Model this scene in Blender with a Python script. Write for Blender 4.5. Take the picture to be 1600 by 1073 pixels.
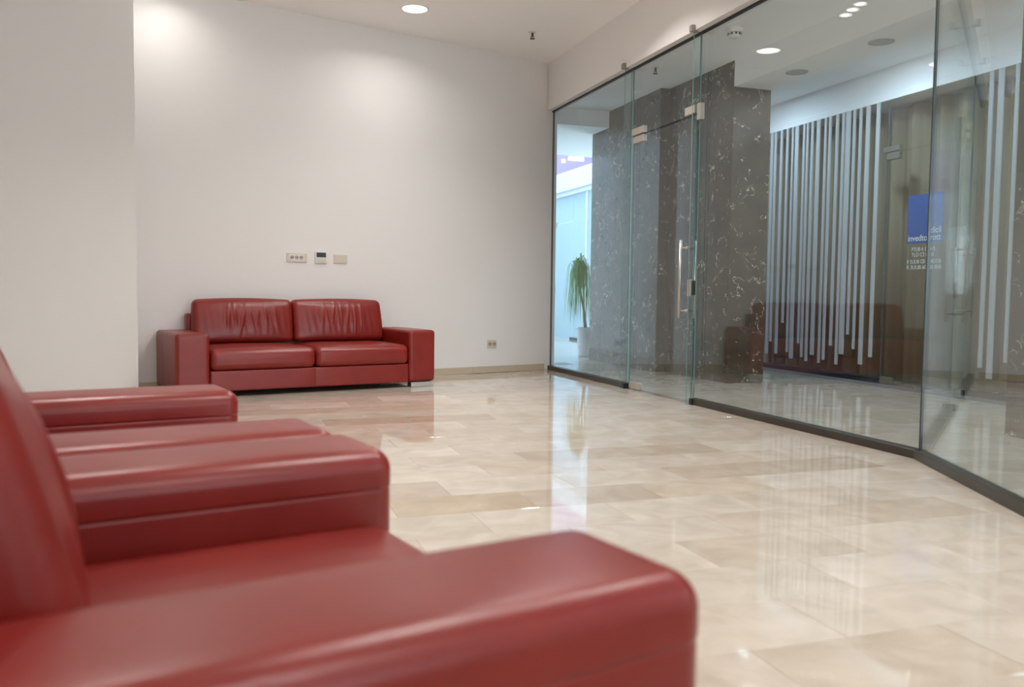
import bpy, bmesh, math, random
from mathutils import Vector, Matrix

# ------------------------------------------------------------------ camera, world, exposure
scn = bpy.context.scene
COL = scn.collection
for o in list(bpy.data.objects):
    bpy.data.objects.remove(o)
rnd = random.Random(7)

HEAD, PITCH, ROLL, CAM_H = math.radians(18.74), math.atan(79 / 1350.0), 0.0114, 0.92
hd = Vector((math.sin(HEAD), math.cos(HEAD), 0)); rt = Vector((math.cos(HEAD), -math.sin(HEAD), 0)); up = Vector((0, 0, 1))
fw = hd * math.cos(PITCH) - up * math.sin(PITCH); u0 = hd * math.sin(PITCH) + up * math.cos(PITCH)
cr = rt * math.cos(ROLL) + u0 * math.sin(ROLL); cu = u0 * math.cos(ROLL) - rt * math.sin(ROLL)
cam_data = bpy.data.cameras.new('camera'); cam = bpy.data.objects.new('camera', cam_data); COL.objects.link(cam)
M = Matrix(((cr.x, cu.x, -fw.x, 0), (cr.y, cu.y, -fw.y, 0), (cr.z, cu.z, -fw.z, CAM_H), (0, 0, 0, 1)))
cam.matrix_world = M
cam_data.sensor_width = 36; cam_data.sensor_fit = 'HORIZONTAL'; cam_data.lens = 1350 / 1600 * 36
cam_data.clip_start = 0.02; cam_data.clip_end = 200
cam_data.dof.use_dof = True; cam_data.dof.focus_distance = 8.2; cam_data.dof.aperture_fstop = 2.6
scn.camera = cam

scn.view_settings.view_transform = 'Standard'; scn.view_settings.look = 'None'
scn.view_settings.gamma = 1.0; scn.view_settings.use_curve_mapping = False
scn.view_settings.exposure = -0.10
scn.cycles.max_bounces = 14; scn.cycles.transparent_max_bounces = 24
scn.cycles.diffuse_bounces = 6; scn.cycles.glossy_bounces = 6
scn.cycles.sample_clamp_indirect = 6.0
scn.cycles.caustics_reflective = False; scn.cycles.caustics_refractive = False

world = bpy.data.worlds.new('world'); scn.world = world; world.use_nodes = True
wbg = world.node_tree.nodes['Background']
wbg.inputs['Color'].default_value = (0.55, 0.75, 1.0, 1); wbg.inputs['Strength'].default_value = 1.0

LAMP_W = 25.0          # each ceiling downlight of the lounge
LAMP_COL = (1.0, 0.95, 0.905)
SKY_W = 680.0          # skylight over the atrium past the corridor
SKY_COL = (0.58, 0.80, 1.0)

def area(name, loc, sx, sy, power, color, shape='RECTANGLE', spread=math.pi, rot=(0, 0, 0), parent=None):
    d = bpy.data.lights.new(name, 'AREA'); d.shape = shape; d.size = sx
    if shape in ('RECTANGLE', 'ELLIPSE'): d.size_y = sy
    d.energy = power; d.color = color; d.spread = spread
    o = bpy.data.objects.new(name, d); COL.objects.link(o); o.location = loc; o.rotation_euler = rot
    if parent: o.parent = parent
    return o

area('skylight', (6.0, 16.2, 6.6), 5.0, 5.4, SKY_W, SKY_COL)
LOBBY_FILL_W = 260.0  # fill through the unseen glazing added beside the lobby
REAR_W = 430.0         # daylight and added ceiling fill from the unseen window behind the camera
CORR_FILL_W, CORR_COL = 24.0, (0.62, 0.82, 1.0)   # unseen fill lamps added above the corridor soffit

# ------------------------------------------------------------------ materials
def new_mat(name):
    m = bpy.data.materials.new(name); m.use_nodes = True
    nt = m.node_tree; b = nt.nodes['Principled BSDF']
    return m, nt, b

def simple(name, col, rough=0.5, metal=0.0, spec=0.5, bump=0.0, bscale=200.0, coat=0.0):
    m, nt, b = new_mat(name)
    b.inputs['Base Color'].default_value = (*col, 1); b.inputs['Roughness'].default_value = rough
    b.inputs['Metallic'].default_value = metal; b.inputs['Specular IOR Level'].default_value = spec
    b.inputs['Coat Weight'].default_value = coat
    if bump:
        tc = nt.nodes.new('ShaderNodeTexCoord'); n = nt.nodes.new('ShaderNodeTexNoise'); n.inputs['Scale'].default_value = bscale
        n.inputs['Detail'].default_value = 4
        bp = nt.nodes.new('ShaderNodeBump'); bp.inputs['Strength'].default_value = bump; bp.inputs['Distance'].default_value = 0.002
        nt.links.new(tc.outputs['Object'], n.inputs['Vector']); nt.links.new(n.outputs['Fac'], bp.inputs['Height'])
        nt.links.new(bp.outputs['Normal'], b.inputs['Normal'])
    return m

def emit(name, col, strength):
    m, nt, b = new_mat(name)
    b.inputs['Base Color'].default_value = (0.8, 0.8, 0.8, 1)
    b.inputs['Emission Color'].default_value = (*col, 1); b.inputs['Emission Strength'].default_value = strength
    return m

def leather():
    m, nt, b = new_mat('red_leather'); N = nt.nodes.new; L = nt.links.new
    tc = N('ShaderNodeTexCoord')
    n1 = N('ShaderNodeTexNoise'); n1.inputs['Scale'].default_value = 6; n1.inputs['Detail'].default_value = 5
    L(tc.outputs['Object'], n1.inputs['Vector'])
    cr_ = N('ShaderNodeValToRGB'); cr_.color_ramp.elements[0].position = 0.3; cr_.color_ramp.elements[1].position = 0.7
    cr_.color_ramp.elements[0].color = (0.200, 0.0120, 0.0080, 1); cr_.color_ramp.elements[1].color = (0.235, 0.0165, 0.0110, 1)
    L(n1.outputs['Fac'], cr_.inputs['Fac']); L(cr_.outputs['Color'], b.inputs['Base Color'])
    v = N('ShaderNodeTexVoronoi'); v.inputs['Scale'].default_value = 260; L(tc.outputs['Object'], v.inputs['Vector'])
    bp = N('ShaderNodeBump'); bp.inputs['Strength'].default_value = 0.12; bp.inputs['Distance'].default_value = 0.0015
    L(v.outputs['Distance'], bp.inputs['Height']); L(bp.outputs['Normal'], b.inputs['Normal'])
    b.inputs['Roughness'].default_value = 0.32; b.inputs['Specular IOR Level'].default_value = 0.50
    return m

def stone_tile(name, use_object=True):
    m, nt, b = new_mat(name); N = nt.nodes.new; L = nt.links.new
    geo = N('ShaderNodeNewGeometry')
    if use_object:
        oi = N('ShaderNodeObjectInfo'); tint = oi.outputs['Color']; rr = oi.outputs['Random']
    else:
        r = N('ShaderNodeValToRGB'); r.color_ramp.elements[0].color = (0.545, 0.47, 0.39, 1); r.color_ramp.elements[1].color = (0.63, 0.565, 0.49, 1)
        L(geo.outputs['Random Per Island'], r.inputs['Fac']); tint = r.outputs['Color']; rr = geo.outputs['Random Per Island']
    mp = N('ShaderNodeVectorMath'); mp.operation = 'ADD'
    cx = N('ShaderNodeCombineXYZ'); mul = N('ShaderNodeMath'); mul.operation = 'MULTIPLY'; mul.inputs[1].default_value = 37.0
    L(rr, mul.inputs[0]); L(mul.outputs[0], cx.inputs[0]); L(mul.outputs[0], cx.inputs[2])
    L(geo.outputs['Position'], mp.inputs[0]); L(cx.outputs[0], mp.inputs[1])
    n = N('ShaderNodeTexNoise'); n.inputs['Scale'].default_value = 5.0; n.inputs['Detail'].default_value = 8; n.inputs['Distortion'].default_value = 0.8
    L(mp.outputs[0], n.inputs['Vector'])
    rp = N('ShaderNodeValToRGB'); rp.color_ramp.elements[0].position = 0.32; rp.color_ramp.elements[1].position = 0.7
    rp.color_ramp.elements[0].color = (0.86, 0.84, 0.80, 1); rp.color_ramp.elements[1].color = (1.06, 1.05, 1.04, 1)
    L(n.outputs['Fac'], rp.inputs['Fac'])
    mx = N('ShaderNodeMix'); mx.data_type = 'RGBA'; mx.blend_type = 'MULTIPLY'; mx.inputs[0].default_value = 1.0
    L(tint, mx.inputs[6]); L(rp.outputs['Color'], mx.inputs[7])
    # pale flecks and hairline veins
    vo = N('ShaderNodeTexVoronoi'); vo.feature = 'DISTANCE_TO_EDGE'; vo.inputs['Scale'].default_value = 3.2
    nd = N('ShaderNodeTexNoise'); nd.inputs['Scale'].default_value = 3; nd.inputs['Detail'].default_value = 5
    ad = N('ShaderNodeVectorMath'); ad.operation = 'ADD'; L(mp.outputs[0], nd.inputs['Vector']); L(mp.outputs[0], ad.inputs[0]); L(nd.outputs['Color'], ad.inputs[1])
    L(ad.outputs[0], vo.inputs['Vector'])
    lt = N('ShaderNodeMapRange'); lt.inputs[1].default_value = 0.0; lt.inputs[2].default_value = 0.012; lt.inputs[3].default_value = 0.22; lt.inputs[4].default_value = 0.0
    L(vo.outputs['Distance'], lt.inputs[0])
    mk = N('ShaderNodeMapRange'); mk.inputs[1].default_value = 0.52; mk.inputs[2].default_value = 0.66; L(n.outputs['Fac'], mk.inputs[0])
    ml = N('ShaderNodeMath'); ml.operation = 'MULTIPLY'; L(lt.outputs[0], ml.inputs[0]); L(mk.outputs[0], ml.inputs[1])
    m2 = N('ShaderNodeMix'); m2.data_type = 'RGBA'; L(ml.outputs[0], m2.inputs[0]); L(mx.outputs[2], m2.inputs[6]); m2.inputs[7].default_value = (0.85, 0.80, 0.72, 1)
    L(m2.outputs[2], b.inputs['Base Color'])
    b.inputs['Roughness'].default_value = 0.045; b.inputs['IOR'].default_value = 1.55; b.inputs['Specular IOR Level'].default_value = 0.5
    return m

def dark_marble():
    m, nt, b = new_mat('dark_marble'); N = nt.nodes.new; L = nt.links.new
    geo = N('ShaderNodeNewGeometry')
    n = N('ShaderNodeTexNoise'); n.inputs['Scale'].default_value = 2.2; n.inputs['Detail'].default_value = 9; n.inputs['Distortion'].default_value = 1.2
    L(geo.outputs['Position'], n.inputs['Vector'])
    rp = N('ShaderNodeValToRGB'); rp.color_ramp.elements[0].position = 0.3; rp.color_ramp.elements[1].position = 0.75
    rp.color_ramp.elements[0].color = (0.040, 0.032, 0.021, 1); rp.color_ramp.elements[1].color = (0.088, 0.071, 0.048, 1)
    L(n.outputs['Fac'], rp.inputs['Fac'])
    nd = N('ShaderNodeTexNoise'); nd.inputs['Scale'].default_value = 4; nd.inputs['Detail'].default_value = 6
    L(geo.outputs['Position'], nd.inputs['Vector'])
    ad = N('ShaderNodeVectorMath'); ad.operation = 'ADD'; L(geo.outputs['Position'], ad.inputs[0]); L(nd.outputs['Color'], ad.inputs[1])
    st = N('ShaderNodeVectorMath'); st.operation = 'MULTIPLY'; st.inputs[1].default_value = (1, 1, 0.6); L(ad.outputs[0], st.inputs[0])
    vo = N('ShaderNodeTexVoronoi'); vo.feature = 'DISTANCE_TO_EDGE'; vo.inputs['Scale'].default_value = 8.5; L(st.outputs[0], vo.inputs['Vector'])
    lt = N('ShaderNodeMapRange'); lt.inputs[1].default_value = 0.006; lt.inputs[2].default_value = 0.04; lt.inputs[3].default_value = 1.0; lt.inputs[4].default_value = 0.0
    L(vo.outputs['Distance'], lt.inputs[0])
    nm = N('ShaderNodeTexNoise'); nm.inputs['Scale'].default_value = 5.5; nm.inputs['Detail'].default_value = 3; L(ad.outputs[0], nm.inputs['Vector'])
    mk = N('ShaderNodeMapRange'); mk.inputs[1].default_value = 0.55; mk.inputs[2].default_value = 0.63; L(nm.outputs['Fac'], mk.inputs[0])
    ml = N('ShaderNodeMath'); ml.operation = 'MULTIPLY'; L(lt.outputs[0], ml.inputs[0]); L(mk.outputs[0], ml.inputs[1])
    m2 = N('ShaderNodeMix'); m2.data_type = 'RGBA'; L(ml.outputs[0], m2.inputs[0]); L(rp.outputs['Color'], m2.inputs[6]); m2.inputs[7].default_value = (0.80, 0.72, 0.58, 1)
    L(m2.outputs[2], b.inputs['Base Color'])
    b.inputs['Roughness'].default_value = 0.09
    return m

def glass(name, tint, r0=0.045):
    m = bpy.data.materials.new(name); m.use_nodes = True; nt = m.node_tree; nt.nodes.clear(); N = nt.nodes.new; L = nt.links.new
    out = N('ShaderNodeOutputMaterial'); mix = N('ShaderNodeMixShader'); tr = N('ShaderNodeBsdfTransparent'); gl = N('ShaderNodeBsdfGlossy')
    tr.inputs['Color'].default_value = (*tint, 1); gl.inputs['Roughness'].default_value = 0.0; gl.inputs['Color'].default_value = (1, 1, 1, 1)
    lw = N('ShaderNodeLayerWeight'); lw.inputs['Blend'].default_value = 0.5
    pw = N('ShaderNodeMath'); pw.operation = 'POWER'; pw.inputs[1].default_value = 5; L(lw.outputs['Facing'], pw.inputs[0])
    ma = N('ShaderNodeMath'); ma.operation = 'MULTIPLY_ADD'; ma.inputs[1].default_value = 1 - r0; ma.inputs[2].default_value = r0; L(pw.outputs[0], ma.inputs[0])
    L(ma.outputs[0], mix.inputs[0]); L(tr.outputs[0], mix.inputs[1]); L(gl.outputs[0], mix.inputs[2]); L(mix.outputs[0], out.inputs[0])
    return m

def curtain_mat():
    m, nt, b = new_mat('brown_curtain'); N = nt.nodes.new; L = nt.links.new
    geo = N('ShaderNodeNewGeometry'); n = N('ShaderNodeTexNoise'); n.inputs['Scale'].default_value = 2.0; n.inputs['Detail'].default_value = 4
    st = N('ShaderNodeVectorMath'); st.operation = 'MULTIPLY'; st.inputs[1].default_value = (1, 3, 0.05)
    L(geo.outputs['Position'], st.inputs[0]); L(st.outputs[0], n.inputs['Vector'])
    rp = N('ShaderNodeValToRGB'); rp.color_ramp.elements[0].position = 0.3; rp.color_ramp.elements[1].position = 0.75
    rp.color_ramp.elements[0].color = (0.23, 0.180, 0.112, 1); rp.color_ramp.elements[1].color = (0.44, 0.352, 0.225, 1)
    L(n.outputs['Fac'], rp.inputs['Fac']); L(rp.outputs['Color'], b.inputs['Base Color']); b.inputs['Roughness'].default_value = 0.8
    return m

def paint(name, col, sc=3.0):
    m, nt, b = new_mat(name); N = nt.nodes.new; L = nt.links.new
    geo = N('ShaderNodeNewGeometry'); n = N('ShaderNodeTexNoise'); n.inputs['Scale'].default_value = 180; n.inputs['Detail'].default_value = 3
    L(geo.outputs['Position'], n.inputs['Vector'])
    bp = N('ShaderNodeBump'); bp.inputs['Strength'].default_value = 0.05; bp.inputs['Distance'].default_value = 0.001
    L(n.outputs['Fac'], bp.inputs['Height']); L(bp.outputs['Normal'], b.inputs['Normal'])
    b.inputs['Base Color'].default_value = (*col, 1); b.inputs['Roughness'].default_value = 0.7; b.inputs['Specular IOR Level'].default_value = 0.25
    return m

MAT = dict(
    wall=paint('wall_paint', (0.81, 0.793, 0.783)), ceil=paint('ceiling_paint', (0.94, 0.92, 0.905)),
    cwhite=paint('corridor_paint', (0.86, 0.87, 0.87)), leather=leather(), tile=stone_tile('marble_tile'), tile2=stone_tile('marble_tile_far', False),
    grout=simple('grout', (0.50, 0.43, 0.35), 0.4), marble=dark_marble(),
    glass=glass('clear_glass', (0.955, 0.985, 0.985)), glass_ang=glass('angled_glass', (0.93, 0.98, 0.98), 0.13), glass_side=glass('shop_glass', (0.97, 0.99, 0.99), 0.03),
    gedge=simple('glass_edge', (0.11, 0.215, 0.215), 0.15, 0, 0.6), frost=simple('frosted_glass', (0.46, 0.63, 0.72), 0.25),
    track=simple('dark_metal_track', (0.034, 0.029, 0.022), 0.35, 0.0, 0.5), black=simple('black_rubber', (0.012, 0.012, 0.016), 0.5),
    steel=simple('brushed_steel', (0.52, 0.485, 0.44), 0.28, 1.0, bump=0.05), satin=simple('satin_steel', (0.52, 0.485, 0.43), 0.4, 0.7), clip=simple('clip_metal', (0.34, 0.31, 0.27), 0.45, 0.4), gedge2=simple('glass_edge_light', (0.34, 0.46, 0.44), 0.15, 0, 0.6),
    chrome=simple('chrome', (0.85, 0.84, 0.82), 0.3, 1.0), plastic=simple('cream_plastic', (0.66, 0.60, 0.51), 0.35),
    plastic_w=simple('white_plastic', (0.74, 0.72, 0.69), 0.35), hole=simple('socket_holes', (0.03, 0.028, 0.025), 0.5), well=simple('socket_well', (0.46, 0.41, 0.34), 0.4),
    screen=simple('grey_screen', (0.055, 0.065, 0.07), 0.25), strip=simple('white_vinyl', (0.50, 0.53, 0.54), 0.6), curtain=curtain_mat(),
    lens=emit('lamp_lens', (1.0, 0.96, 0.90), 9.0), trim=simple('lamp_trim', (0.75, 0.74, 0.72), 0.4), grey=simple('grey_plastic', (0.42, 0.44, 0.44), 0.5),
    blue=simple('sign_blue', (0.030, 0.105, 0.36), 0.4), ink=simple('sign_white', (0.75, 0.77, 0.78), 0.5),
    base=simple('skirting_stone', (0.56, 0.475, 0.36), 0.12, bump=0.0), pot=simple('white_pot', (0.70, 0.74, 0.78), 0.4), soil=simple('soil', (0.03, 0.02, 0.012), 0.9),
    leaf=simple('leaf_green', (0.13, 0.36, 0.075), 0.4), bark=simple('trunk_bark', (0.22, 0.15, 0.09), 0.8, bump=0.4, bscale=40),
    purple=simple('purple_panel', (0.50, 0.36, 0.54), 0.3), lit=emit('lit_sign', (0.95, 0.97, 1.0), 2.2), ledge=simple('white_ledge', (0.86, 0.88, 0.90), 0.5),
    refl_bronze=simple('reflected_bronze', (0.20, 0.155, 0.11), 0.4, 0.6), dim=simple('bronze_fitting', (0.20, 0.18, 0.15), 0.4, 0.3), dsteel=simple('dark_steel', (0.12, 0.10, 0.085), 0.4, 0.5),
    thresh=simple('grey_threshold', (0.20, 0.20, 0.20), 0.3),
)

# ------------------------------------------------------------------ builders
def link(name, me, mat, parent=None):
    o = bpy.data.objects.new(name, me); COL.objects.link(o)
    if mat is not None and not me.materials: me.materials.append(mat)
    if parent: o.parent = parent
    return o

def empty(name, loc=(0, 0, 0), rz=0.0, **kw):
    o = bpy.data.objects.new(name, None); COL.objects.link(o); o.location = loc; o.rotation_euler = (0, 0, rz); o.empty_display_size = 0.1
    tag(o, **kw); return o

def tag(o, **kw):
    for k, v in kw.items(): o[k] = v
    return o

def box_mesh(x0, x1, y0, y1, z0, z1, bev=0.0, seg=1):
    bm = bmesh.new(); bmesh.ops.create_cube(bm, size=1.0)
    for v in bm.verts:
        v.co = Vector(((x0 + x1) / 2 + v.co.x * (x1 - x0), (y0 + y1) / 2 + v.co.y * (y1 - y0), (z0 + z1) / 2 + v.co.z * (z1 - z0)))
    if bev > 0:
        bmesh.ops.bevel(bm, geom=bm.edges[:], offset=bev, segments=seg, profile=0.5, affect='EDGES')
    me = bpy.data.meshes.new('mesh'); bm.to_mesh(me); bm.free()
    return me

def box(name, mat, x0, x1, y0, y1, z0, z1, parent=None, bev=0.0, seg=1, **kw):
    o = link(name, box_mesh(x0, x1, y0, y1, z0, z1, bev, seg), mat, parent); tag(o, **kw); return o

def prism(name, mat, poly, z0, z1, parent=None, **kw):
    n = len(poly); vs = [(x, y, z0) for x, y in poly] + [(x, y, z1) for x, y in poly]
    fs = [tuple(range(n - 1, -1, -1)), tuple(range(n, 2 * n))] + [(i, (i + 1) % n, n + (i + 1) % n, n + i) for i in range(n)]
    me = bpy.data.meshes.new('mesh'); me.from_pydata(vs, [], fs); me.update()
    bm = bmesh.new(); bm.from_mesh(me); bmesh.ops.recalc_face_normals(bm, faces=bm.faces); bm.to_mesh(me); bm.free()
    o = link(name, me, mat, parent); tag(o, **kw); return o

def lathe_mesh(prof, seg=32, caps=True, smooth=True):
    vs = []; fs = []
    for r, z in prof:
        for i in range(seg):
            a = 2 * math.pi * i / seg; vs.append((r * math.cos(a), r * math.sin(a), z))
    for j in range(len(prof) - 1):
        for i in range(seg):
            k = (i + 1) % seg; fs.append((j * seg + i, j * seg + k, (j + 1) * seg + k, (j + 1) * seg + i))
    if caps:
        fs.append(tuple(range(seg - 1, -1, -1))); fs.append(tuple(range((len(prof) - 1) * seg, len(prof) * seg)))
    me = bpy.data.meshes.new('mesh'); me.from_pydata(vs, [], fs); me.update()
    bm = bmesh.new(); bm.from_mesh(me); bmesh.ops.recalc_face_normals(bm, faces=bm.faces); bm.to_mesh(me); bm.free()
    if smooth:
        for p in me.polygons: p.use_smooth = len(p.vertices) == 4
    return me

def tube_mesh(pts, rad, seg=10):
    bm = bmesh.new(); pts = [Vector(p) for p in pts]; rings = []
    for i, p in enumerate(pts):
        t = (pts[min(i + 1, len(pts) - 1)] - pts[max(i - 1, 0)]).normalized()
        a = Vector((0, 0, 1)) if abs(t.z) < 0.9 else Vector((1, 0, 0))
        u = t.cross(a).normalized(); v = t.cross(u); r = rad[i] if isinstance(rad, (list, tuple)) else rad
        rings.append([bm.verts.new(p + u * r * math.cos(2 * math.pi * k / seg) + v * r * math.sin(2 * math.pi * k / seg)) for k in range(seg)])
    for a, b in zip(rings, rings[1:]):
        for k in range(seg):
            f = bm.faces.new((a[k], a[(k + 1) % seg], b[(k + 1) % seg], b[k])); f.smooth = True
    bm.faces.new(rings[0][::-1]); bm.faces.new(rings[-1]); bmesh.ops.recalc_face_normals(bm, faces=bm.faces)
    me = bpy.data.meshes.new('mesh'); bm.to_mesh(me); bm.free(); return me

def axis_lines(h, r, n, extra=()):
    edge = [r * math.tan(math.radians(d)) for d in (0, 11.25, 22.5, 33.75, 45)]
    inner = h - r
    s = set(round(inner + e, 6) for e in edge) | set(round(-inner - e, 6) for e in edge)
    for i in range(1, n): s.add(round(-inner + 2 * inner * i / n, 6))
    for e in extra:
        if abs(e) < inner: s.add(round(e, 6))
    return sorted(s)

def rounded_box(x0, x1, y0, y1, z0, z1, r, n=(4, 4, 4), extra=((), (), ()), disp=None):
    """Rounded upholstered block; disp(p, n, q) may move a point (q = -1..1 position in the block)."""
    c = Vector(((x0 + x1) / 2, (y0 + y1) / 2, (z0 + z1) / 2)); h = Vector(((x1 - x0) / 2, (y1 - y0) / 2, (z1 - z0) / 2))
    Ls = [axis_lines(h[i], r, n[i], [e - c[i] for e in extra[i]]) for i in range(3)]
    verts = {}; vl = []; faces = []
    def vid(p):
        k = (round(p[0], 5), round(p[1], 5), round(p[2], 5))
        if k not in verts:
            q = Vector(p); cl = Vector([max(-(h[i] - r), min(h[i] - r, q[i])) for i in range(3)]); d = q - cl
            nrm = d.normalized() if d.length > 1e-9 else Vector((0, 0, 1))
            pos = cl + nrm * r
            qq = Vector([pos[i] / h[i] for i in range(3)])
            if disp: pos = disp(pos + c, nrm, qq) - c
            verts[k] = len(vl); vl.append(pos + c)
        return verts[k]
    for ax in range(3):
        a, b = [(1, 2), (2, 0), (0, 1)][ax]
        for sgn in (-1, 1):
            A, B = Ls[a], Ls[b]
            for i in range(len(A) - 1):
                for j in range(len(B) - 1):
                    quad = []
                    for (ia, ib) in ((i, j), (i + 1, j), (i + 1, j + 1), (i, j + 1)):
                        p = [0, 0, 0]; p[ax] = sgn * h[ax]; p[a] = A[ia]; p[b] = B[ib]; quad.append(vid(p))
                    faces.append(quad if sgn > 0 else quad[::-1])
    me = bpy.data.meshes.new('mesh'); me.from_pydata([tuple(v) for v in vl], [], faces); me.update()
    for p in me.polygons: p.use_smooth = True
    return me

def edge_glass(o, thin_axis, mat_edge):
    """second material on the narrow rim of a pane"""
    o.data.materials.append(mat_edge)
    for p in o.data.polygons:
        if abs(p.normal[thin_axis]) < 0.5: p.material_index = 1

# ------------------------------------------------------------------ layout constants
GX = 3.79                      # centre of the glass partition (plane x = GX)
CEIL, TOP = 3.63, 3.085        # lounge ceiling, top of the glass
BA = math.radians(16.24)       # back wall direction
db = Vector((math.cos(BA), math.sin(BA), 0)); nb = Vector((-math.sin(BA), math.cos(BA), 0))
CORNER = Vector((3.70, 9.71, 0))
def bw(s, d=0.0, z=0.0):       # along the back wall (s <= 0 to the left), d metres in front of it
    p = CORNER + db * s - nb * d; return Vector((p.x, p.y, z))
CC = 3.325                     # corridor ceiling
PB = Vector((3.78, 3.874, 0))  # bend of the glass partition
pd = Vector((-0.4165, -0.9092, 0)); pn = Vector((-0.9092, 0.4165, 0))   # third pane direction, its lounge-side normal

# ------------------------------------------------------------------ floor: slab and individual stone tiles
floor = prism('floor', MAT['grout'], [(-5, -6), (12, -6), (12, 21), (-5, 21)], -0.12, -0.004, kind='structure')
LITP = [(8.35, 8.76, 4.26, 4.36), (8.17, 8.25, 4.19, 4.28), (7.72, 7.90, 3.93, 4.06)]
TW, TD, GAP = 0.612, 0.3128, 0.0006
def cam_px(p):
    q = p - Vector((0, 0, CAM_H)); z = q.dot(fw)
    if z < 0.3: return None
    return 800 + 1350 * q.dot(cr) / z, 536.5 - 1350 * q.dot(cu) / z, z
cands = []
for j in range(-18, 50):
    y0 = 3.437 + (j) * TD; off = 2.216 if (j % 2) else 1.91
    for i in range(-9, 12):
        x0 = off + i * TW
        if x0 < -3.2 or x0 > 7.4 or y0 > 17.8: continue
        c = Vector((x0 + TW / 2, y0 + TD / 2, 0)); pr = cam_px(c)
        if (c - CORNER).dot(nb) > -0.02 and x0 < 3.4: continue
        if (c - CORNER).dot(nb) > 0.3 and x0 < 3.75: continue
        if x0 > 6.9: continue
        if x0 > 5.6 and y0 < 5: continue
        vis = pr is not None and -60 < pr[0] < 1660 and 440 < pr[1] < 1120
        if vis and pr[0] < 1080:           # what the armchairs hide
            lim = 600 if pr[0] < 370 else (655 if pr[0] < 500 else (690 if pr[0] < 590 else (840 if pr[0] < 900 else 1e4)))
            if pr[1] > lim + 15: vis = False
        if x0 > 5.1 and y0 > 7.9 and y0 < 11.0 and x0 < 6.0: vis = False
        cands.append((vis, 1e6 / pr[2] ** 3 if pr else 0, x0, y0, j))
cands.sort(key=lambda t: (not t[0], -t[1]))
PAL = [(0.602, 0.531, 0.456), (0.587, 0.512, 0.437), (0.611, 0.545, 0.475), (0.569, 0.493, 0.414), (0.602, 0.54, 0.465), (0.62, 0.555, 0.489), (0.555, 0.479, 0.395)]
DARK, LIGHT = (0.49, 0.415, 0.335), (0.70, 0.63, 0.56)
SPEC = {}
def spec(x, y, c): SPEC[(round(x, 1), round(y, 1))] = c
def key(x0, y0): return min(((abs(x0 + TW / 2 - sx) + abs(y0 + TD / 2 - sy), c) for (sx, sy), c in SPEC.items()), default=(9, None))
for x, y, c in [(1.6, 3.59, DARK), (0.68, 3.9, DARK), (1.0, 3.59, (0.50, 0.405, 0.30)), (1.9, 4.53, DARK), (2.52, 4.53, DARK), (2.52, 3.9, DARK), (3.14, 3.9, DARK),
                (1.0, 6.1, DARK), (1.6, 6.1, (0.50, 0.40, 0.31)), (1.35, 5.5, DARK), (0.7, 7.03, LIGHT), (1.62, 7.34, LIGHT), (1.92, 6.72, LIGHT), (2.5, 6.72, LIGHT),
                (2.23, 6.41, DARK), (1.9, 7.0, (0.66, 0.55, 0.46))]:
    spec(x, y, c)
tile_me = None; far = bmesh.new()
for n, (vis, a, x0, y0, j) in enumerate(cands):
    if n < 296:
        if tile_me is None: tile_me = box_mesh(GAP, TW - GAP, GAP, TD - GAP, -0.006, 0, 0.0004)
        o = link('tile', tile_me, MAT['tile'], floor); o.location = (x0, y0, rnd.uniform(-0.00015, 0))
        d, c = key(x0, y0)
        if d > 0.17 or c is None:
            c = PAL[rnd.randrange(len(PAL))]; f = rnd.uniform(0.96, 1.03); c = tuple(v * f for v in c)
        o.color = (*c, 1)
    else:
        bmesh.ops.create_cube(far, size=1.0, matrix=Matrix.Translation((x0 + TW / 2, y0 + TD / 2, -0.003)) @ Matrix.Diagonal((TW - 2 * GAP, TD - 2 * GAP, 0.006, 1)))
me = bpy.data.meshes.new('mesh'); far.to_mesh(me); far.free()
tag(link('floor_tiles', me, MAT['tile2'], floor), kind='stuff')

# ------------------------------------------------------------------ lounge shell
def wall_prism(name, mat, a, b, thick, z0, z1, side=1, **kw):
    d = (b - a).normalized(); n = Vector((-d.y, d.x, 0)) * side * thick
    return prism(name, mat, [(a.x, a.y), (b.x, b.y), (b.x + n.x, b.y + n.y), (a.x + n.x, a.y + n.y)], z0, z1, **kw)
wb = wall_prism('wall_back', MAT['wall'], bw(-8.0), bw(0.092), 0.25, 0, 3.9, kind='structure')
tag(wb, kind='structure')
PIER = Vector((-0.655, 7.95, 0)); PL = PIER - db * 1.75; pdpt = 0.50
tag(prism('wall_pier', MAT['wall'], [tuple(PL.xy), tuple(PIER.xy), tuple((PIER + nb * pdpt).xy), tuple((PL + nb * pdpt).xy)], 0, CEIL, ), kind='structure')
LW = PL + db * 0.05
wall_prism('wall_left', MAT['wall'], LW - nb * 12.0, LW, 0.2, 0, CEIL + 0.2, side=1, kind='structure')
RE = PB + pd * 4.2                                   # end of the third pane
BK = LW - nb * 12.0
wall_prism('wall_rear', MAT['wall'], Vector((9.0, BK.y + 0.0, 0)), BK - db * 0.2, 0.2, 0, CEIL + 0.2, side=1, kind='structure')
wall_prism('wall_right', MAT['wall'], RE + pd * 0.02, Vector((RE.x + 0.6, BK.y + 0.02, 0)), 0.2, 0, CEIL + 0.1, side=1, kind='structure')
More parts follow.
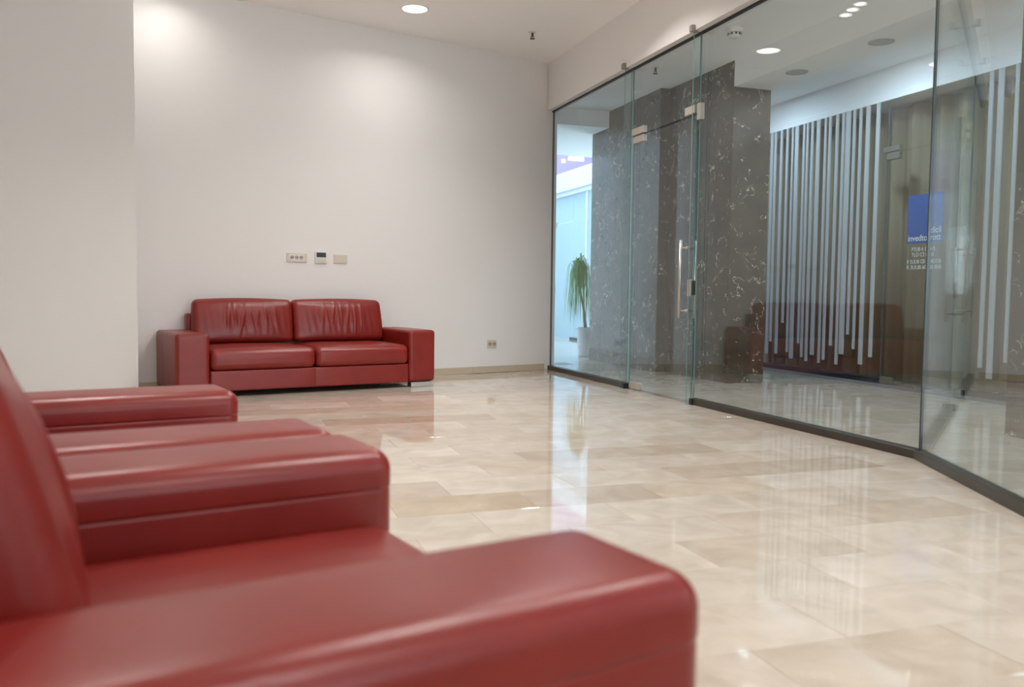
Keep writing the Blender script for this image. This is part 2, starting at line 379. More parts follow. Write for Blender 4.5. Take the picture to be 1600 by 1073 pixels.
# bulkhead above the glass (its lounge face stands 8 cm in front of the panes)
prism('wall_bulkhead', MAT['wall'], [(3.71, 9.70), (3.71, PB.y + 0.02), tuple((PB + pn * 0.08 + pd * 4.2).xy), tuple((PB - pn * 0.08 + pd * 4.2).xy), (3.87, PB.y - 0.02), (3.87, 9.76)], TOP, CEIL + 0.1, kind='structure')
ceil_poly = [tuple(bw(0.15, -0.1).xy), (3.80, PB.y), tuple((RE).xy), (RE.x + 0.7, BK.y - 0.2), tuple((BK - db * 0.2).xy), tuple((LW - db * 0.2 + nb * 1.0).xy)]
prism('ceiling', MAT['ceil'], ceil_poly, CEIL, CEIL + 0.15, kind='structure')

# unseen window in the rear wall, its light turned up to fill the ceiling
rw = empty('window_4', tuple(BK + db * 3.4 + nb * .02), BA); tag(rw, kind='structure')
for x in (-2.6, -.87, .87, 2.6): link('mullion', box_mesh(x - .03, x + .03, -.02, .06, .3, 3.3, .004), MAT['strip'], rw)
for z in (.3, 3.3): link('rail', box_mesh(-2.63, 2.63, -.02, .06, z - .03, z + .03, .004), MAT['strip'], rw)
area('window_fill', (0, .03, 1.8), 5.1, 2.9, REAR_W, (0.84, 0.92, 1.0), rot=(math.radians(146), 0, 0), parent=rw)

# skirting stones along the back wall
sk = empty('baseboard_back', (0, 0, 0)); tag(sk, kind='structure')
s = 0.0; k = 0
while s > -4.4:
    L_ = [0.40, 0.61, 0.61, 0.45, 0.61][k % 5]; k += 1
    o = link('stone', box_mesh(-L_ + 0.0015, 0, -0.012, 0, 0, 0.075, 0.0015), MAT['base'], sk); o.location = bw(s, 0.0, 0); o.rotation_euler = (0, 0, BA); s -= L_
ps = empty('baseboard_pier', (0, 0, 0)); tag(ps, kind='structure')
for i in range(3):
    o = link('stone', box_mesh(-0.58, 0, -0.012, 0, 0, 0.075, 0.0015), MAT['base'], ps); p = PIER - db * (0.583 * i); o.location = p; o.rotation_euler = (0, 0, BA)

# ------------------------------------------------------------------ glass partition (window_1) and its door
w1 = empty('window_1', (GX, 7, 0)); tag(w1, kind='structure')
def child_box(name, mat, *b, parent, **kw):
    """box given in world coordinates, parented to an unrotated empty"""
    o = box(name, mat, *b, parent=parent, **kw); o.matrix_parent_inverse = Matrix.Translation(-parent.location); return o
g = child_box('pane', MAT['glass'], GX - .006, GX + .006, 7.625, 9.755, 0.03, TOP + 0.01, parent=w1); edge_glass(g, 0, MAT['gedge2'])
g = child_box('pane', MAT['glass'], GX - .006, GX + .006, PB.y + .004, 6.385, 0.03, TOP + 0.01, parent=w1); edge_glass(g, 0, MAT['gedge2'])
g = child_box('transom_pane', MAT['glass'], GX - .006, GX + .006, 6.395, 7.615, 2.432, TOP + 0.01, parent=w1); edge_glass(g, 0, MAT['gedge'])
for y in (7.645, 6.375):
    g = child_box('glass_fin', MAT['glass'], 3.712, GX - .008, y - .006, y + .006, 0.0, TOP - .01, parent=w1); edge_glass(g, 1, MAT['gedge'])
    child_box('fin_clip', MAT['clip'], 3.675, 3.735, y - .022, y + .022, TOP - .012, TOP + .042, parent=w1, bev=.004)
    child_box('fin_foot', MAT['black'], 3.735, 3.80, y - .045, y - .010, 0.0, .055, parent=w1, bev=.003)
child_box('floor_track', MAT['track'], 3.755, 3.825, 7.66, 9.76, 0, .052, parent=w1, bev=.003)
child_box('floor_track', MAT['track'], 3.755, 3.825, PB.y - .01, 6.36, 0, .052, parent=w1, bev=.003)
child_box('head_channel', MAT['black'], 3.775, 3.805, PB.y, 9.755, TOP - .016, TOP + .004, parent=w1)
child_box('wall_channel', MAT['black'], 3.775, 3.81, 9.735, 9.76, 0.03, TOP, parent=w1)
# third pane, set at an angle
PA = math.atan2(pd.y, pd.x)
def ang(name, mat, l0, l1, n0, n1, z0, z1, bev=0.0):
    o = link(name, box_mesh(l0, l1, n0, n1, z0, z1, bev), mat, w1)
    o.location = PB - w1.location; o.rotation_euler = (0, 0, PA); return o
for a, b in ((0.004, 1.75), (1.758, 4.2)):
    g = ang('pane', MAT['glass_ang'], a, b, -.006, .006, 0.03, TOP + .01); edge_glass(g, 1, MAT['gedge'])
ang('floor_track', MAT['track'], -0.012, 4.2, -.035, .035, 0, .052, .003)
ang('head_channel', MAT['black'], 0, 4.2, -.015, .015, TOP - .016, TOP + .004)
ang('corner_seal', MAT['black'], -.006, .004, -.008, .008, .05, TOP)

d1 = empty('door_1', (GX, 7.55, 0)); tag(d1, kind='structure')
g = child_box('glass_leaf', MAT['glass'], GX - .006, GX + .006, 6.425, 7.60, 0.014, 2.418, parent=d1); edge_glass(g, 0, MAT['gedge'])
def patch(y0, y1, z0, z1, parent, x=GX, name='patch_fitting'):
    return child_box(name, MAT['satin'], x - .022, x + .022, y0, y1, z0, z1, parent=parent, bev=.003)
patch(7.36, 7.565, 2.355, 2.418, d1); patch(7.36, 7.565, 0.012, .075, d1)
patch(7.36, 7.60, 2.434, 2.50, w1); patch(6.44, 6.60, 2.437, 2.505, w1); patch(6.350, 6.40, 2.37, 2.505, w1)
def pull(parent, x, y, z0, z1, side, mat='steel', gap=.07):
    o = link('pull_handle', tube_mesh([(x + side * gap, y, z0), (x + side * gap, y, z1)], .0135, 16), MAT[mat], parent)
    o.matrix_parent_inverse = Matrix.Translation(-parent.location)
    for z in (z0 + .065, z1 - .065):
        s_ = link('standoff', tube_mesh([(x, y, z), (x + side * .014, y, z), (x + side * .0145, y, z), (x + side * (gap - .003), y, z)], [.014, .014, .008, .008], 12), MAT[mat], o)
    return o
pull(d1, GX, 6.535, .72, 1.385, -1); pull(d1, GX, 6.535, .72, 1.385, 1)
child_box('lock_case', MAT['satin'], GX - .020, GX - .006, 6.432, 6.50, .91, 1.05, parent=d1, bev=.003)
child_box('lock_case', MAT['satin'], GX + .006, GX + .020, 6.432, 6.50, .91, 1.05, parent=d1, bev=.003)
child_box('keeper', MAT['black'], GX - .016, GX + .016, 6.404, 6.426, .92, 1.04, parent=d1)

# ------------------------------------------------------------------ corridor beyond the glass
def stone_wall(name, x_front, depth, y0, y1, z1, xcuts, zcuts):
    w = empty(name, (x_front, y0, 0)); tag(w, kind='structure')
    child_box('core', MAT['black'], x_front + .02, x_front + depth, y0 + .02, y1 - .005, 0, z1 - .003, parent=w)
    ys = [y0] + list(xcuts) + [y1]; zs = [0] + list(zcuts) + [z1]
    for a, b in zip(ys, ys[1:]):
        for c, d in zip(zs, zs[1:]):
            child_box('panel', MAT['marble'], x_front, x_front + .02, a + .0012, b - .0012, c + .0012, d - .0012, parent=w, bev=.001)
    for c, d in zip(zs, zs[1:]):
        child_box('panel', MAT['marble'], x_front + .0005, x_front + depth, y0, y0 + .02, c + .0012, d - .0012, parent=w, bev=.001)
        child_box('panel', MAT['marble'], x_front + .0005, x_front + depth, y1 - .02, y1, c + .0012, d - .0012, parent=w, bev=.001)
    return w
stone_wall('wall_column', 5.02, .446, 7.80, 9.14, CC, (), ())
stone_wall('wall_slab', 4.90, .566, 9.14, 11.085, CC, (10.29,), ())
stone_wall('wall_column_near', 5.00, .446, 2.40, 4.40, CC, (3.4,), (.42, 1.75))
prism('ceiling_corridor', MAT['cwhite'], [(3.86, 10.56), (3.86, -6), (6.70, -6), (6.70, 14.0), (5.0, 14.0), (5.0, 10.56)], CC, CC + .12, kind='structure')
box('ceiling_soffit', MAT['cwhite'], 5.02, 5.466, -5.9, 7.80, 3.058, CC + .02, kind='structure')
prism('ceiling_lobby', MAT['cwhite'], [(3.86, 10.55), (4.95, 10.55), (4.95, 11.08), (6.0, 11.6), (6.0, 12.95), (3.86, 12.75)], 3.11, CC + .14, kind='structure')
box('wall_facade', MAT['cwhite'], 6.665, 6.95, -5.9, 12.0, 2.985, CC + .02, kind='structure')
box('trim_facade', MAT['cwhite'], 6.645, 6.70, -5.9, 12.0, 2.975, 3.045, kind='structure', bev=.004)
box('wall_corridor_side', MAT['cwhite'], 3.70, 3.86, 9.78, 20.5, 0, 6.0, kind='structure')
box('wall_shop_back', MAT['wall'], 8.2, 8.35, -5.9, 12.0, 0, CC, kind='structure')

w2 = empty('window_2', (6.66, 8, 0)); tag(w2, kind='structure')
for a, b in ((7.425, 9.0), (9.006, 10.6)):
    g = child_box('pane', MAT['glass_side'], 6.654, 6.666, a, b, .05, 2.98, parent=w2); edge_glass(g, 0, MAT['gedge'])
for a, b in ((2.4, 4.3), (4.306, 6.337)):
    g = child_box('pane', MAT['glass_side'], 6.654, 6.666, a, b, .05, 2.98, parent=w2); edge_glass(g, 0, MAT['gedge'])
g = child_box('transom_pane', MAT['glass_side'], 6.654, 6.666, 6.345, 7.419, 2.43, 2.98, parent=w2); edge_glass(g, 0, MAT['gedge'])
child_box('floor_track', MAT['black'], 6.63, 6.69, 7.44, 10.6, 0, .06, parent=w2, bev=.003)
child_box('floor_track', MAT['black'], 6.63, 6.69, 2.4, 6.33, 0, .06, parent=w2, bev=.003)
child_box('threshold', MAT['thresh'], 6.40, 6.63, 5.2, 10.6, 0, .006, parent=w2)
STRIPS = [(9.45, 9.4, 0.182), (9.371, 9.331, 0.342), (9.25, 9.208, 0.195), (9.13, 9.091, 0.587), (9.024, 8.99, 0.23), (8.958, 8.893, 0.155), (8.809, 8.773, 0.35), (8.743, 8.708, 0.186), (8.659, 8.618, 0.146), (8.56, 8.502, 0.229), (8.422, 8.388, 0.142), (8.347, 8.309, 0.185), (8.227, 8.187, 0.358), (8.123, 8.086, 0.15), (8.061, 7.991, 0.272), (7.945, 7.911, 0.501), (7.846, 7.813, 0.342), (7.742, 7.688, 0.182), (7.587, 7.541, 0.272), (6.162, 6.119, 0.279), (6.067, 6.009, 0.187), (5.889, 5.859, 0.347),
          (5.72, 5.68, .22), (5.6, 5.53, .40), (5.41, 5.38, .18), (9.53, 9.49, .3), (9.64, 9.58, .16)]
for a, b, z in STRIPS:
    child_box('strip', MAT['strip'], 6.637, 6.653, b, a, z, 2.972, parent=w2, bev=.001)
d2 = empty('door_2', (6.66, 7.4, 0)); tag(d2, kind='structure')
g = child_box('glass_leaf', MAT['glass_side'], 6.654, 6.666, 6.345, 7.415, .014, 2.42, parent=d2); edge_glass(g, 0, MAT['gedge'])
for z0, z1 in ((.012, .08), (2.35, 2.42)):
    child_box('patch_fitting', MAT['dim'], 6.638, 6.682, 7.24, 7.41, z0, z1, parent=d2, bev=.003)
child_box('patch_fitting', MAT['dim'], 6.638, 6.682, 7.24, 7.47, 2.432, 2.49, parent=w2, bev=.003)

pull(d2, 6.66, 6.375, .735, 1.395, -1, 'refl_bronze', .11); pull(d2, 6.66, 6.375, .735, 1.395, 1, 'refl_bronze', .11)  # added handles stand in for the near door's reflection in the angled pane

# folded curtain hanging inside the opposite shop front
vs = []; fs = []; ny = 420
for i in range(ny + 1):
    y = 4.2 + i * (10.7 - 4.2) / ny
    x = 7.02 + .045 * math.sin(y * 21 + 1.3 * math.sin(y * 2.1)) + .018 * math.sin(y * 47 + 1)
    vs += [(x, y, .02), (x, y, 2.97), (x + .006, y, 2.97), (x + .006, y, .02)]
for i in range(ny):
    a = 4 * i; b = a + 4
    for k in range(4):
        fs.append((a + k, a + (k + 1) % 4, b + (k + 1) % 4, b + k))
fs += [(0, 3, 2, 1), (4 * ny, 4 * ny + 1, 4 * ny + 2, 4 * ny + 3)]
me = bpy.data.meshes.new('mesh'); me.from_pydata(vs, [], fs); me.update()
for p in me.polygons: p.use_smooth = True
tag(link('curtain', me, MAT['curtain']), label='brown folded curtain hanging behind the shop front with white strips', category='curtain')

box('wall_shop_side', MAT['wall'], 6.67, 8.2, 10.72, 10.85, 0, CC, kind='structure')
box('ceiling_shop', MAT['wall'], 6.95, 8.2, -5.9, 10.72, 3.05, CC, kind='structure')
# sign on the opposite door
sg = empty('sign', (6.652, 6.87, 1.2), 0, label='blue square sign with white lettering stuck on the opposite glass door', category='sign')
child_box('panel', MAT['blue'], 6.649, 6.653, 6.645, 7.10, 1.46, 1.95, parent=sg)
def text(body, y, z, h, align='RIGHT', width=None, off=0.0):
    cv = bpy.data.curves.new('text', 'FONT'); cv.body = body; cv.size = h; cv.align_x = 'LEFT'; cv.extrude = .0005; cv.offset = off
    o = bpy.data.objects.new('lettering', cv); COL.objects.link(o); cv.materials.append(MAT['ink']); o.parent = sg
    o.matrix_local = Matrix.Translation(Vector((6.6465, y, z)) - sg.location) @ Matrix(((0, 0, -1, 0), (-1, 0, 0, 0), (0, 1, 0, 0), (0, 0, 0, 1)))
    bpy.context.view_layer.update()
    w_ = max(o.dimensions.x, 1e-4); mw = o.matrix_local.copy()
    me = bpy.data.meshes.new_from_object(o.evaluated_get(bpy.context.evaluated_depsgraph_get()))
    bpy.data.objects.remove(o); o = bpy.data.objects.new('lettering', me); COL.objects.link(o); o.parent = sg
    me.transform(Matrix.Diagonal(((width or w_) / w_, 1, 1, 1))); o.matrix_local = mw
    if h < .06: o['kind'] = 'stuff'
text('invedtorrott', 7.085, 1.487, .088, width=.42, off=.0006); text('dicil', 6.795, 1.558, .088, width=.13, off=.0006)
text('PTUB 4. EUB IS', 7.03, 1.385, .055, width=.30); text('TLO C3 BB IS', 7.03, 1.33, .055, width=.29)
text('R 5UUB C0 60 8OO0', 7.09, 1.262, .055, width=.44); text('R 3UUB 60 SI6 8I0I', 7.09, 1.205, .055, width=.44)

# ------------------------------------------------------------------ bright atrium past the corridor
w3 = empty('window_3', (6.685, 16, 0)); tag(w3, kind='structure')
child_box('frosted_pane', MAT['frost'], 6.69, 6.705, 14.85, 16.0, .03, 2.93, parent=w3)
child_box('frosted_pane', MAT['frost'], 6.69, 6.705, 17.32, 19.8, .03, 2.93, parent=w3)
child_box('frosted_pane', MAT['frost'], 6.69, 6.705, 16.01, 17.31, 2.37, 2.93, parent=w3)
child_box('floor_track', MAT['black'], 6.66, 6.73, 14.85, 16.05, 0, .045, parent=w3)
child_box('mullion', MAT['ledge'], 6.66, 6.69, 15.26, 15.33, .03, 2.93, parent=w3)
d3 = empty('door_3', (6.685, 16.7, 0)); tag(d3, kind='structure')
child_box('frosted_leaf', MAT['frost'], 6.69, 6.702, 16.02, 17.30, .012, 2.355, parent=d3)
child_box('patch_fitting', MAT['satin'], 6.675, 6.715, 16.88, 17.02, 2.30, 2.39, parent=d3)
child_box('hinge_arm', MAT['satin'], 6.678, 6.69, 17.02, 17.30, 2.30, 2.325, parent=d3)
o = link('pull_handle', tube_mesh([(6.63, 17.16, .72), (6.63, 17.16, 1.32)], .014, 10), MAT['steel'], d3); o.matrix_parent_inverse = Matrix.Translation(-d3.location)
child_box('lock_case', MAT['grey'], 6.67, 6.69, 16.93, 17.03, .93, 1.07, parent=d3)
box('trim_ledge', MAT['ledge'], 6.55, 7.1, 14.8, 19.8, 2.96, 3.335, kind='structure', bev=.006)
box('trim_ledge_lower', MAT['ledge'], 6.62, 7.1, 14.8, 19.8, 2.88, 2.958, kind='structure', bev=.004)
box('wall_far', MAT['cwhite'], 3.70, 9.2, 20.4, 20.6, 0, 7.0, kind='structure')
box('wall_atrium_side', MAT['cwhite'], 9.0, 9.2, 11.0, 20.4, 0, 7.0, kind='structure')
up_ = empty('wall_upper', (6.5, 20.38, 0)); tag(up_, kind='structure')
child_box('purple_panel', MAT['purple'], 3.9, 9.0, 20.36, 20.40, 3.3, 6.9, parent=up_)
for (x0, x1, z0, z1) in LITP:
    child_box('lit_panel', MAT['lit'], x0, x1, 20.33, 20.36, z0, z1, parent=up_)
box('wall_atrium', MAT['cwhite'], 5.47, 6.66, 11.9, 12.0, CC, 7.0, kind='structure')

# unseen glazing added round the corner behind the marble to brighten pot and lobby
w5 = empty('window_lobby_fill', (8.9, 13.4, 0)); tag(w5, kind='structure')
for y in (12.05, 13.4, 14.75): child_box('mullion', MAT['strip'], 8.88, 8.96, y - .03, y + .03, 0, 3.1, parent=w5)
area('lobby_fill', (8.85, 13.4, 1.6), 2.9, 2.6, LOBBY_FILL_W, SKY_COL, rot=(0, math.radians(90), 0))
# potted palm past the marble slab
pl = empty('potted_palm', (5.075, 11.62, 0), 0, label='drooping green palm in a white ribbed pot beyond the marble wall', category='plant')
prof = [(.095, 0.0), (.1, .005)]
for i in range(14):
    z = .03 + i * .027; r = .1 + .03 * z / .42; prof += [(r, z), (r + .004, z + .006), (r + .004, z + .016), (r, z + .022)]
prof += [(.132, .412), (.139, .416), (.139, .43), (.125, .43), (.122, .40)]
link('pot', lathe_mesh(prof, 36), MAT['pot'], pl)
link('soil', lathe_mesh([(.12, .38), (.12, .40)], 24), MAT['soil'], pl)
link('trunk', tube_mesh([(0.0, 0, .39), (-.01, 0, .5), (-.022, 0, .62), (-.045, 0, .76), (-.08, 0, .90), (-.10, 0, 1.02)], [.03, .024, .02, .018, .017, .014], 10), MAT['bark'], pl)
def leaf_mesh(rise, out, drop, w):
    vs = []; fs = []; n = 12
    for i in range(n + 1):
        t = i / n
        x = out * (1 - (1 - t) ** 1.7); z = rise * math.sin(min(1, t * 1.35) * math.pi / 2) - drop * max(0, t - .30) ** 1.6 / .7 ** 1.6 * 1.0
        ww = w * (0.55 + .45 * math.sin(math.pi * min(1, t * 1.4 + .15))) * (1 - t ** 6) + .0006
        vs += [(x, -ww, z + .002), (x, 0, z), (x, ww, z + .002)]
    for i in range(n):
        for k in range(2): fs.append((3 * i + k, 3 * i + k + 1, 3 * i + k + 4, 3 * i + k + 3))
    me = bpy.data.meshes.new('mesh'); me.from_pydata(vs, [], fs); me.update()
    me.materials.append(MAT['leaf'])
    for p in me.polygons: p.use_smooth = True
    return me
LV = [leaf_mesh(.60, .17, .95, .009), leaf_mesh(.54, .24, 1.10, .009), leaf_mesh(.46, .28, 1.00, .008), leaf_mesh(.64, .10, .75, .009), leaf_mesh(.34, .22, .85, .008), leaf_mesh(.58, .20, 1.20, .009)]
for i in range(170):
    o = link('leaf', LV[i % 6], None, pl); o.location = (-.10 + rnd.uniform(-.015, .015), rnd.uniform(-.015, .015), 1.04 + rnd.uniform(-.08, .04))
    o.rotation_euler = (0, rnd.uniform(-.10, .10), i * 2.39996 + rnd.uniform(-.2, .2)); sc = rnd.uniform(.68, 1.0); o.scale = (sc, sc, sc)

# ------------------------------------------------------------------ ceiling fittings
lens_me = lathe_mesh([(.118, -.004), (.118, -.001)], 40); ring_me = lathe_mesh([(.119, -.001), (.119, -.005), (.122, -.008), (.132, -.005), (.134, 0)], 40, caps=False)
for me_ in (lens_me,): me_.materials.append(MAT['lens'])
ring_me.materials.append(MAT['trim'])
def downlight(p, z, label, group=None, power=LAMP_W, lit=True, spread=136):
    e = empty('downlight', (p[0], p[1], z), 0, label=label, category='ceiling light')
    if group: e['group'] = group
    link('trim_ring', ring_me, None, e); link('lens', lens_me, None, e)
    if lit and z > 3.5: area('lamp_beam', (0, 0, -.012), .22, .22, power, LAMP_COL, 'DISK', math.radians(spread), parent=e)
    return e
downlight((1.80, 8.32), CEIL, 'round white ceiling downlight shining above the red sofa', power=LAMP_W * .40, spread=150)
downlight((-.36, 8.06), CEIL, 'round white ceiling downlight beside the white wall pier, mirrored in the glass', power=LAMP_W * .16, spread=150)
LAMP_GRID = [(-.4, 4.4), (2.2, 4.7), (2.8, 6.6), (2.6, 2.4), (1.3, 2.0), (-.5, -.4), (1.3, -1.0), (0.2, -3.0)]
for p in LAMP_GRID:
    downlight(p, CEIL, 'round white ceiling downlight out of view over the seating area', 'downlights over the seating area')
for y in (9.0, 7.0, 5.0, 2.6, -.5):  # unseen lamps added to lift the strips, floor and corridor ceiling
    downlight((5.80, y), CC, 'unseen round downlight added above the dropped soffit to brighten the corridor', 'fill downlights added above the corridor soffit')
    area('corridor_fill', (5.80, y, CC - .014), .22, .22, CORR_FILL_W, CORR_COL, 'DISK')
# triple spot fixture
ts = empty('triple_spot_light', (1.895, 6.86, CEIL), BA + math.pi / 2, label='recessed strip of three round spotlights, mirrored high in the glass', category='ceiling light')
link('frame', box_mesh(-.30, .30, -.075, .075, -.006, 0, .002), MAT['grey'], ts)
sp_me = lathe_mesh([(.05, -.011), (.05, -.004)], 28); sp_me.materials.append(MAT['lens'])
for dx in (-.16, 0, .16):
    o = link('spot', sp_me, None, ts); o.location = (dx, 0, 0)
for dx in (-.16, 0, .16): area('lamp_beam', (dx, 0, -.014), .09, .09, LAMP_W * .28, LAMP_COL, 'DISK', math.radians(130), parent=ts)

def sprinkler(p, z, label):
    e = empty('sprinkler', (p[0], p[1], z), 0, label=label, category='sprinkler')
    link('escutcheon', lathe_mesh([(.042, 0), (.042, -.004), (.03, -.009)], 24), MAT['trim'], e)
    link('stem', lathe_mesh([(.012, -.008), (.012, -.045), (.007, -.05)], 12), MAT['dsteel'], e)
    link('deflector', lathe_mesh([(.026, -.066), (.026, -.071)], 16), MAT['dsteel'], e)
    for sx in (-1, 1):
        link('frame_arm', tube_mesh([(sx * .009, 0, -.035), (sx * .017, 0, -.050), (sx * .004, 0, -.067)], .0035, 6), MAT['dsteel'], e)
sprinkler((3.11, 8.62), CEIL, 'small metal sprinkler head on the lounge ceiling near the glass')
sprinkler((4.40, 8.34), CC, 'metal sprinkler head on the corridor ceiling before the marble column')
sprinkler((5.62, 7.95), CC, 'small sprinkler head on the bluish corridor ceiling past the soffit')
dt = empty('smoke_detector', (4.41, 6.87, CC), 0, label='white domed smoke detector on the corridor ceiling behind the glass', category='smoke detector')
link('base', lathe_mesh([(.085, 0), (.085, -.025), (.07, -.05)], 32), MAT['plastic_w'], dt)
link('sensor_cap', lathe_mesh([(.058, -.05), (.058, -.075), (.045, -.092), (.015, -.096)], 32), MAT['plastic_w'], dt)
slot = box_mesh(.0575, .0605, -.008, .008, -.073, -.055); slot.materials.append(MAT['hole'])
for i in range(10):
    o = link('vent_slot', slot, None, dt); o.rotation_euler = (0, 0, i * math.pi / 5)
for (x, y), lab in zip([(5.249, 7.089), (5.276, 6.005)], ['round grey recessed ceiling fitting on the soffit beside the marble column', 'round ringed ceiling fitting on the soffit, second from the marble column']):
    e = empty('ceiling_fitting', (x, y, 3.058), 0, label=lab, category='ceiling fitting')
    link('ring', lathe_mesh([(.085, 0), (.09, -.008), (.105, -.006), (.108, 0)], 36, caps=False), MAT['grey'], e)
    link('disc', lathe_mesh([(.086, -.003), (.086, -.001)], 36), MAT['strip'] if 'ringed' in lab else MAT['grey'], e)

# ------------------------------------------------------------------ plates on the back wall
def wall_item(name, s, z, label, cat):
    e = empty(name, bw(s, 0, z), BA, label=label, category=cat); return e      # local -y points into the room
e = wall_item('socket_plate', -3.09, 1.245, 'long cream socket plate with three round outlets above the sofa', 'socket')
link('plate', box_mesh(-.104, .104, -.010, 0, -.045, .045, .003, 2), MAT['plastic'], e)
link('insert', box_mesh(-.078, .078, -.012, -.009, -.032, .032, .001), MAT['plastic_w'], e)
def round_outlet(e, x, z, r):
    o = link('outlet', lathe_mesh([(r, .0), (r, .0035), (r * .8, .0035), (r * .78, .0012)], 24), MAT['well'], e); o.location = (x, -.0115, z); o.rotation_euler = (math.pi / 2, 0, 0)
    for dx in (-.35, .35):
        h = link('contact_hole', lathe_mesh([(r * .17, .0), (r * .17, .0042)], 10), MAT['hole'], o); h.location = (dx * r, 0, 0)
    h = link('earth_pin', lathe_mesh([(r * .12, .0), (r * .12, .0046)], 10), MAT['steel'], o); h.location = (0, r * .45, 0)
for x in (-.052, -.004, .043): round_outlet(e, x, 0.002, .0185)
e = wall_item('thermostat', -2.838, 1.2545, 'white thermostat with a dark grey screen between the two wall plates', 'thermostat')
link('housing', box_mesh(-.063, .063, -.016, 0, -.0575, .0575, .004, 2), MAT['plastic_w'], e)
link('screen', box_mesh(-.050, .050, -.018, -.015, .002, .049, .001), MAT['screen'], e)
link('button_strip', box_mesh(-.05, .05, -.018, -.015, -.045, -.012, .001), MAT['plastic'], e)
e = wall_item('blank_plate', -2.626, 1.2465, 'plain cream wall plate next to the thermostat', 'wall plate')
link('plate', box_mesh(-.073, .073, -.009, 0, -.0465, .0465, .003, 2), MAT['plastic'], e)
link('cover', box_mesh(-.058, .058, -.011, -.008, -.034, .034, .001), MAT['plastic'], e)
e = wall_item('double_socket', -.757, .331, 'cream double socket low on the wall beside the glass', 'socket')
link('plate', box_mesh(-.066, .066, -.010, 0, -.046, .046, .003, 2), MAT['plastic'], e)
for x in (-.03, .03): round_outlet(e, x, 0, .025)

# ------------------------------------------------------------------ red leather seating
def seam_groove(zs, depth=.0022, wd=.0035):
    def f(p, n, q):
        d = 0.0
        for z in zs: d -= depth * math.exp(-((p.z - z) / wd) ** 2)
        side = math.hypot(n.x, n.y)
        return p + n * d * side + Vector((0, 0, 0))
    return f

def arm_mesh(x0, x1, D, outer, seam=True):
    zs = .468; ex = [zs + k * .002 for k in range(-4, 5)]
    base = seam_groove([zs] if seam else [])
    def f(p, n, q):
        p = base(p, n, q)
        if n.z > .5: p = p + Vector((0, 0, .004 * (1 - q.x ** 2) * (1 - q.y ** 2)))          # padding
        if seam and p.z > zs: p = p + Vector((n.x, n.y, 0)) * .0015
        # upright seam on the flanks towards the back
        if n.x * outer > .8: p = p - Vector((n.x, 0, 0)) * .002 * math.exp(-((p.y - D * .62) / .006) ** 2)
        return p
    return rounded_box(x0, x1, 0, D, .05, 0.558 if seam else .55, .050 if seam else .034, (4, 10, 6), ((), [D * .62 + k * .004 for k in range(-3, 4)], ex), f)

def seat_mesh(x0, x1, y0, y1, z0, z1, crown=.022):
    def f(p, n, q):
        w = (1 - q.x ** 4) * (1 - q.y ** 4)
        if n.z > 0: p = p + Vector((0, 0, crown * w * n.z))
        if n.y < -.3: p = p + Vector((0, -.010 * (1 - q.x ** 4) * (1 - q.z ** 2), 0))
        if n.z > .2: p = p + Vector((0, 0, .0025 * math.sin(9 * p.x + 4 * p.y) * w))
        # piped seam round the middle of the border
        p = p - Vector((n.x, n.y, 0)) * .002 * math.exp(-((p.z - (z0 + .03)) / .005) ** 2)
        return p
    return rounded_box(x0, x1, y0, y1, z0, z1, .05, (18, 14, 8), ((), (), ()), f)

def back_mesh(x0, x1, y0, tilt, th, z0, z1, folds, seed, pin=(1, 1), crown=.016):
    r_ = random.Random(seed); W = x1 - x0; Hh = z1 - z0
    fl = []
    for k in range(folds[2]):
        t = folds[0] + (folds[1] - folds[0]) * (k + r_.uniform(.25, .75)) / folds[2]
        fl.append((t, r_.uniform(.009, .017), r_.uniform(.006, .012), r_.uniform(.50, .68), r_.uniform(.17, .25), r_.uniform(-.10, .12)))
    def f(p, n, q):
        tx = (p.x - x0) / W; tz = (p.z - z0) / Hh
        bul = (1 - abs(q.x) ** 3) * (1 - abs(q.z) ** 3)
        if n.y < 0: p = p + Vector((0, .030 * bul * n.y, 0))
        if n.z > .2: p = p + Vector((0, 0, crown * (1 - q.x ** 2) * n.z))
        if n.y < -.4:
            d = 0
            for (t, w, a, zc, hz, sl) in fl:
                d += a * math.exp(-((tx - t - sl * (tz - zc)) / w) ** 2) * math.exp(-((tz - zc) / hz) ** 2)
            d += .0012 * math.sin(tx * 90 + 5 * tz) * math.exp(-((tz - .5) / .3) ** 2) * (1 - q.x ** 4)
            p = p + Vector((0, -d, 0))
        p.x -= q.x * .018 * max(0, tz) ** 2 * (pin[0] if q.x < 0 else pin[1])
        p.y += (p.z - z0) * math.tan(tilt)
        return p
    return rounded_box(x0, x1, y0, y0 + th, z0, z1, .05, (110, 4, 26), ((), (), ()), f)

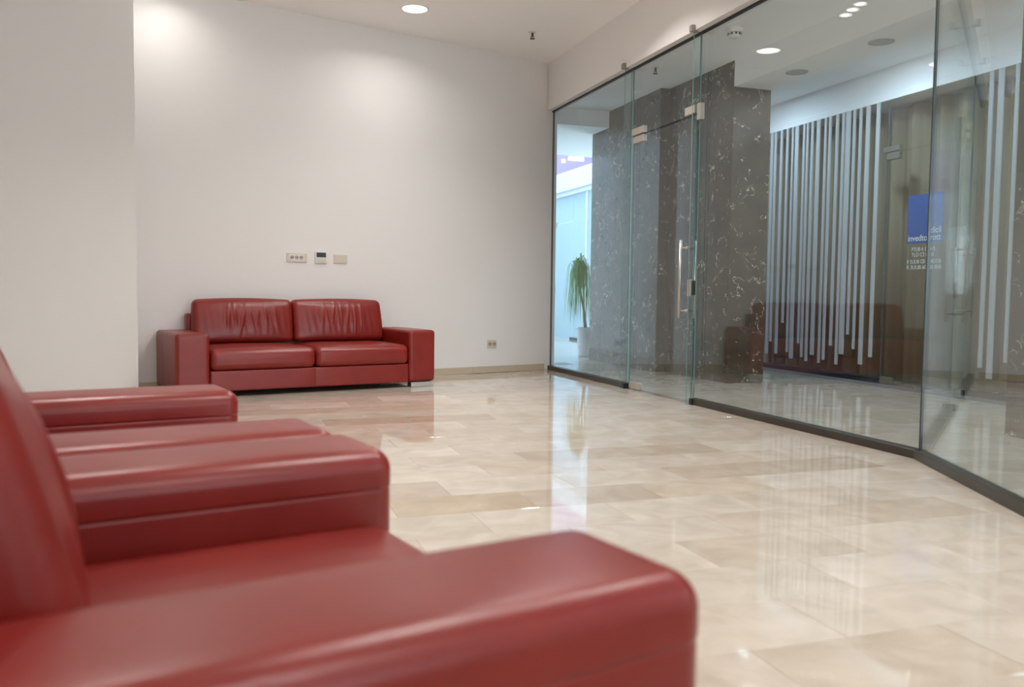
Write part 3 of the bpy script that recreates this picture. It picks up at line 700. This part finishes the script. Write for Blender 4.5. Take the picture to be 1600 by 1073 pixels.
def seat_unit(name, W, D, armw, ncush, seat_y, tilt, th, z_back, folds, label, seat_front=-.004, seat_z=.408, group=None):
    e = empty(name, (0, 0, 0), 0, label=label, category='sofa' if ncush > 1 else 'armchair')
    if group: e['group'] = group
    lm = MAT['leather']
    link('armrest', arm_mesh(0, armw, D, -1, ncush == 1), lm, e); link('armrest', arm_mesh(W - armw, W, D, 1, ncush == 1), lm, e)
    a, b = armw + .002, W - armw - .002
    def pf(p, n, q):
        for k in range(1, ncush): p = p - Vector((0, n.y, 0)) * .003 * math.exp(-((p.x - W / 2) / .006) ** 2)
        return p
    link('base_rail', rounded_box(a, b, .012, D - .06, .05, .228, .014, (12, 4, 4), ([W / 2 + k * .004 for k in range(-3, 4)], (), ()), pf), lm, e)
    link('back_frame', rounded_box(armw - .035, W - armw + .035, D - .115, D - .004, .06, .70, .02, (10, 4, 6)), lm, e)
    cw = (b - a) / ncush
    for k in range(ncush):
        c0, c1 = a + k * cw + .002, a + (k + 1) * cw - .002
        link('seat_cushion', seat_mesh(c0, c1, seat_front, seat_y + .10, .228, seat_z), lm, e)
        link('back_cushion', back_mesh(c0 - (.012 if k == 0 else 0), c1 + (.012 if k == ncush - 1 else 0), seat_y, tilt, th, .425, z_back, folds[k % len(folds)], 11 + k * 5, (1 if k == 0 else -.3, 1 if k == ncush - 1 else -.3)), lm, e)
    for x in (armw * .5, W - armw * .5):
        for y in (.049, D - .075):
            f = link('foot', box_mesh(x - .118, x + .118, y - .045, y + .045, 0, .046, .003), MAT['chrome'], e)
    return e

sofa = seat_unit('leather_sofa', 2.42, .84, .28, 2, .585, math.radians(10), .13, .828, [(.30, .82, 7), (.28, .80, 10)],
                 'red leather two-seat sofa with loose back cushions against the back wall')
sofa.location = (-.345, 7.646, 0); sofa.rotation_euler = (0, 0, math.radians(14.0))

CA = math.radians(13.0); cuv = Vector((math.cos(CA), math.sin(CA), 0)); cvv = Vector((-math.sin(CA), math.cos(CA), 0))
ch1 = seat_unit('leather_armchair', 1.31, .95, .30, 1, .69, math.radians(15.5), .14, .85, [(.3, .8, 5)],
                'red leather armchair with its seat and back cushion showing between two broad armrests', seat_front=.032, seat_z=.395)
ch1.location = cuv * .814 + cvv * .805; ch1.rotation_euler = (0, 0, CA + math.pi / 2)
def dup(root, **kw):
    r = root.copy(); COL.objects.link(r); tag(r, **kw)
    for ch in root.children:
        c = ch.copy(); COL.objects.link(c); c.parent = r
    return r
ch2 = dup(ch1, label='red leather armchair of which only the two armrest tops show beyond its twin')
ch2.location = cuv * .80 + cvv * 2.138; ch2.rotation_euler = (0, 0, CA + math.pi / 2)
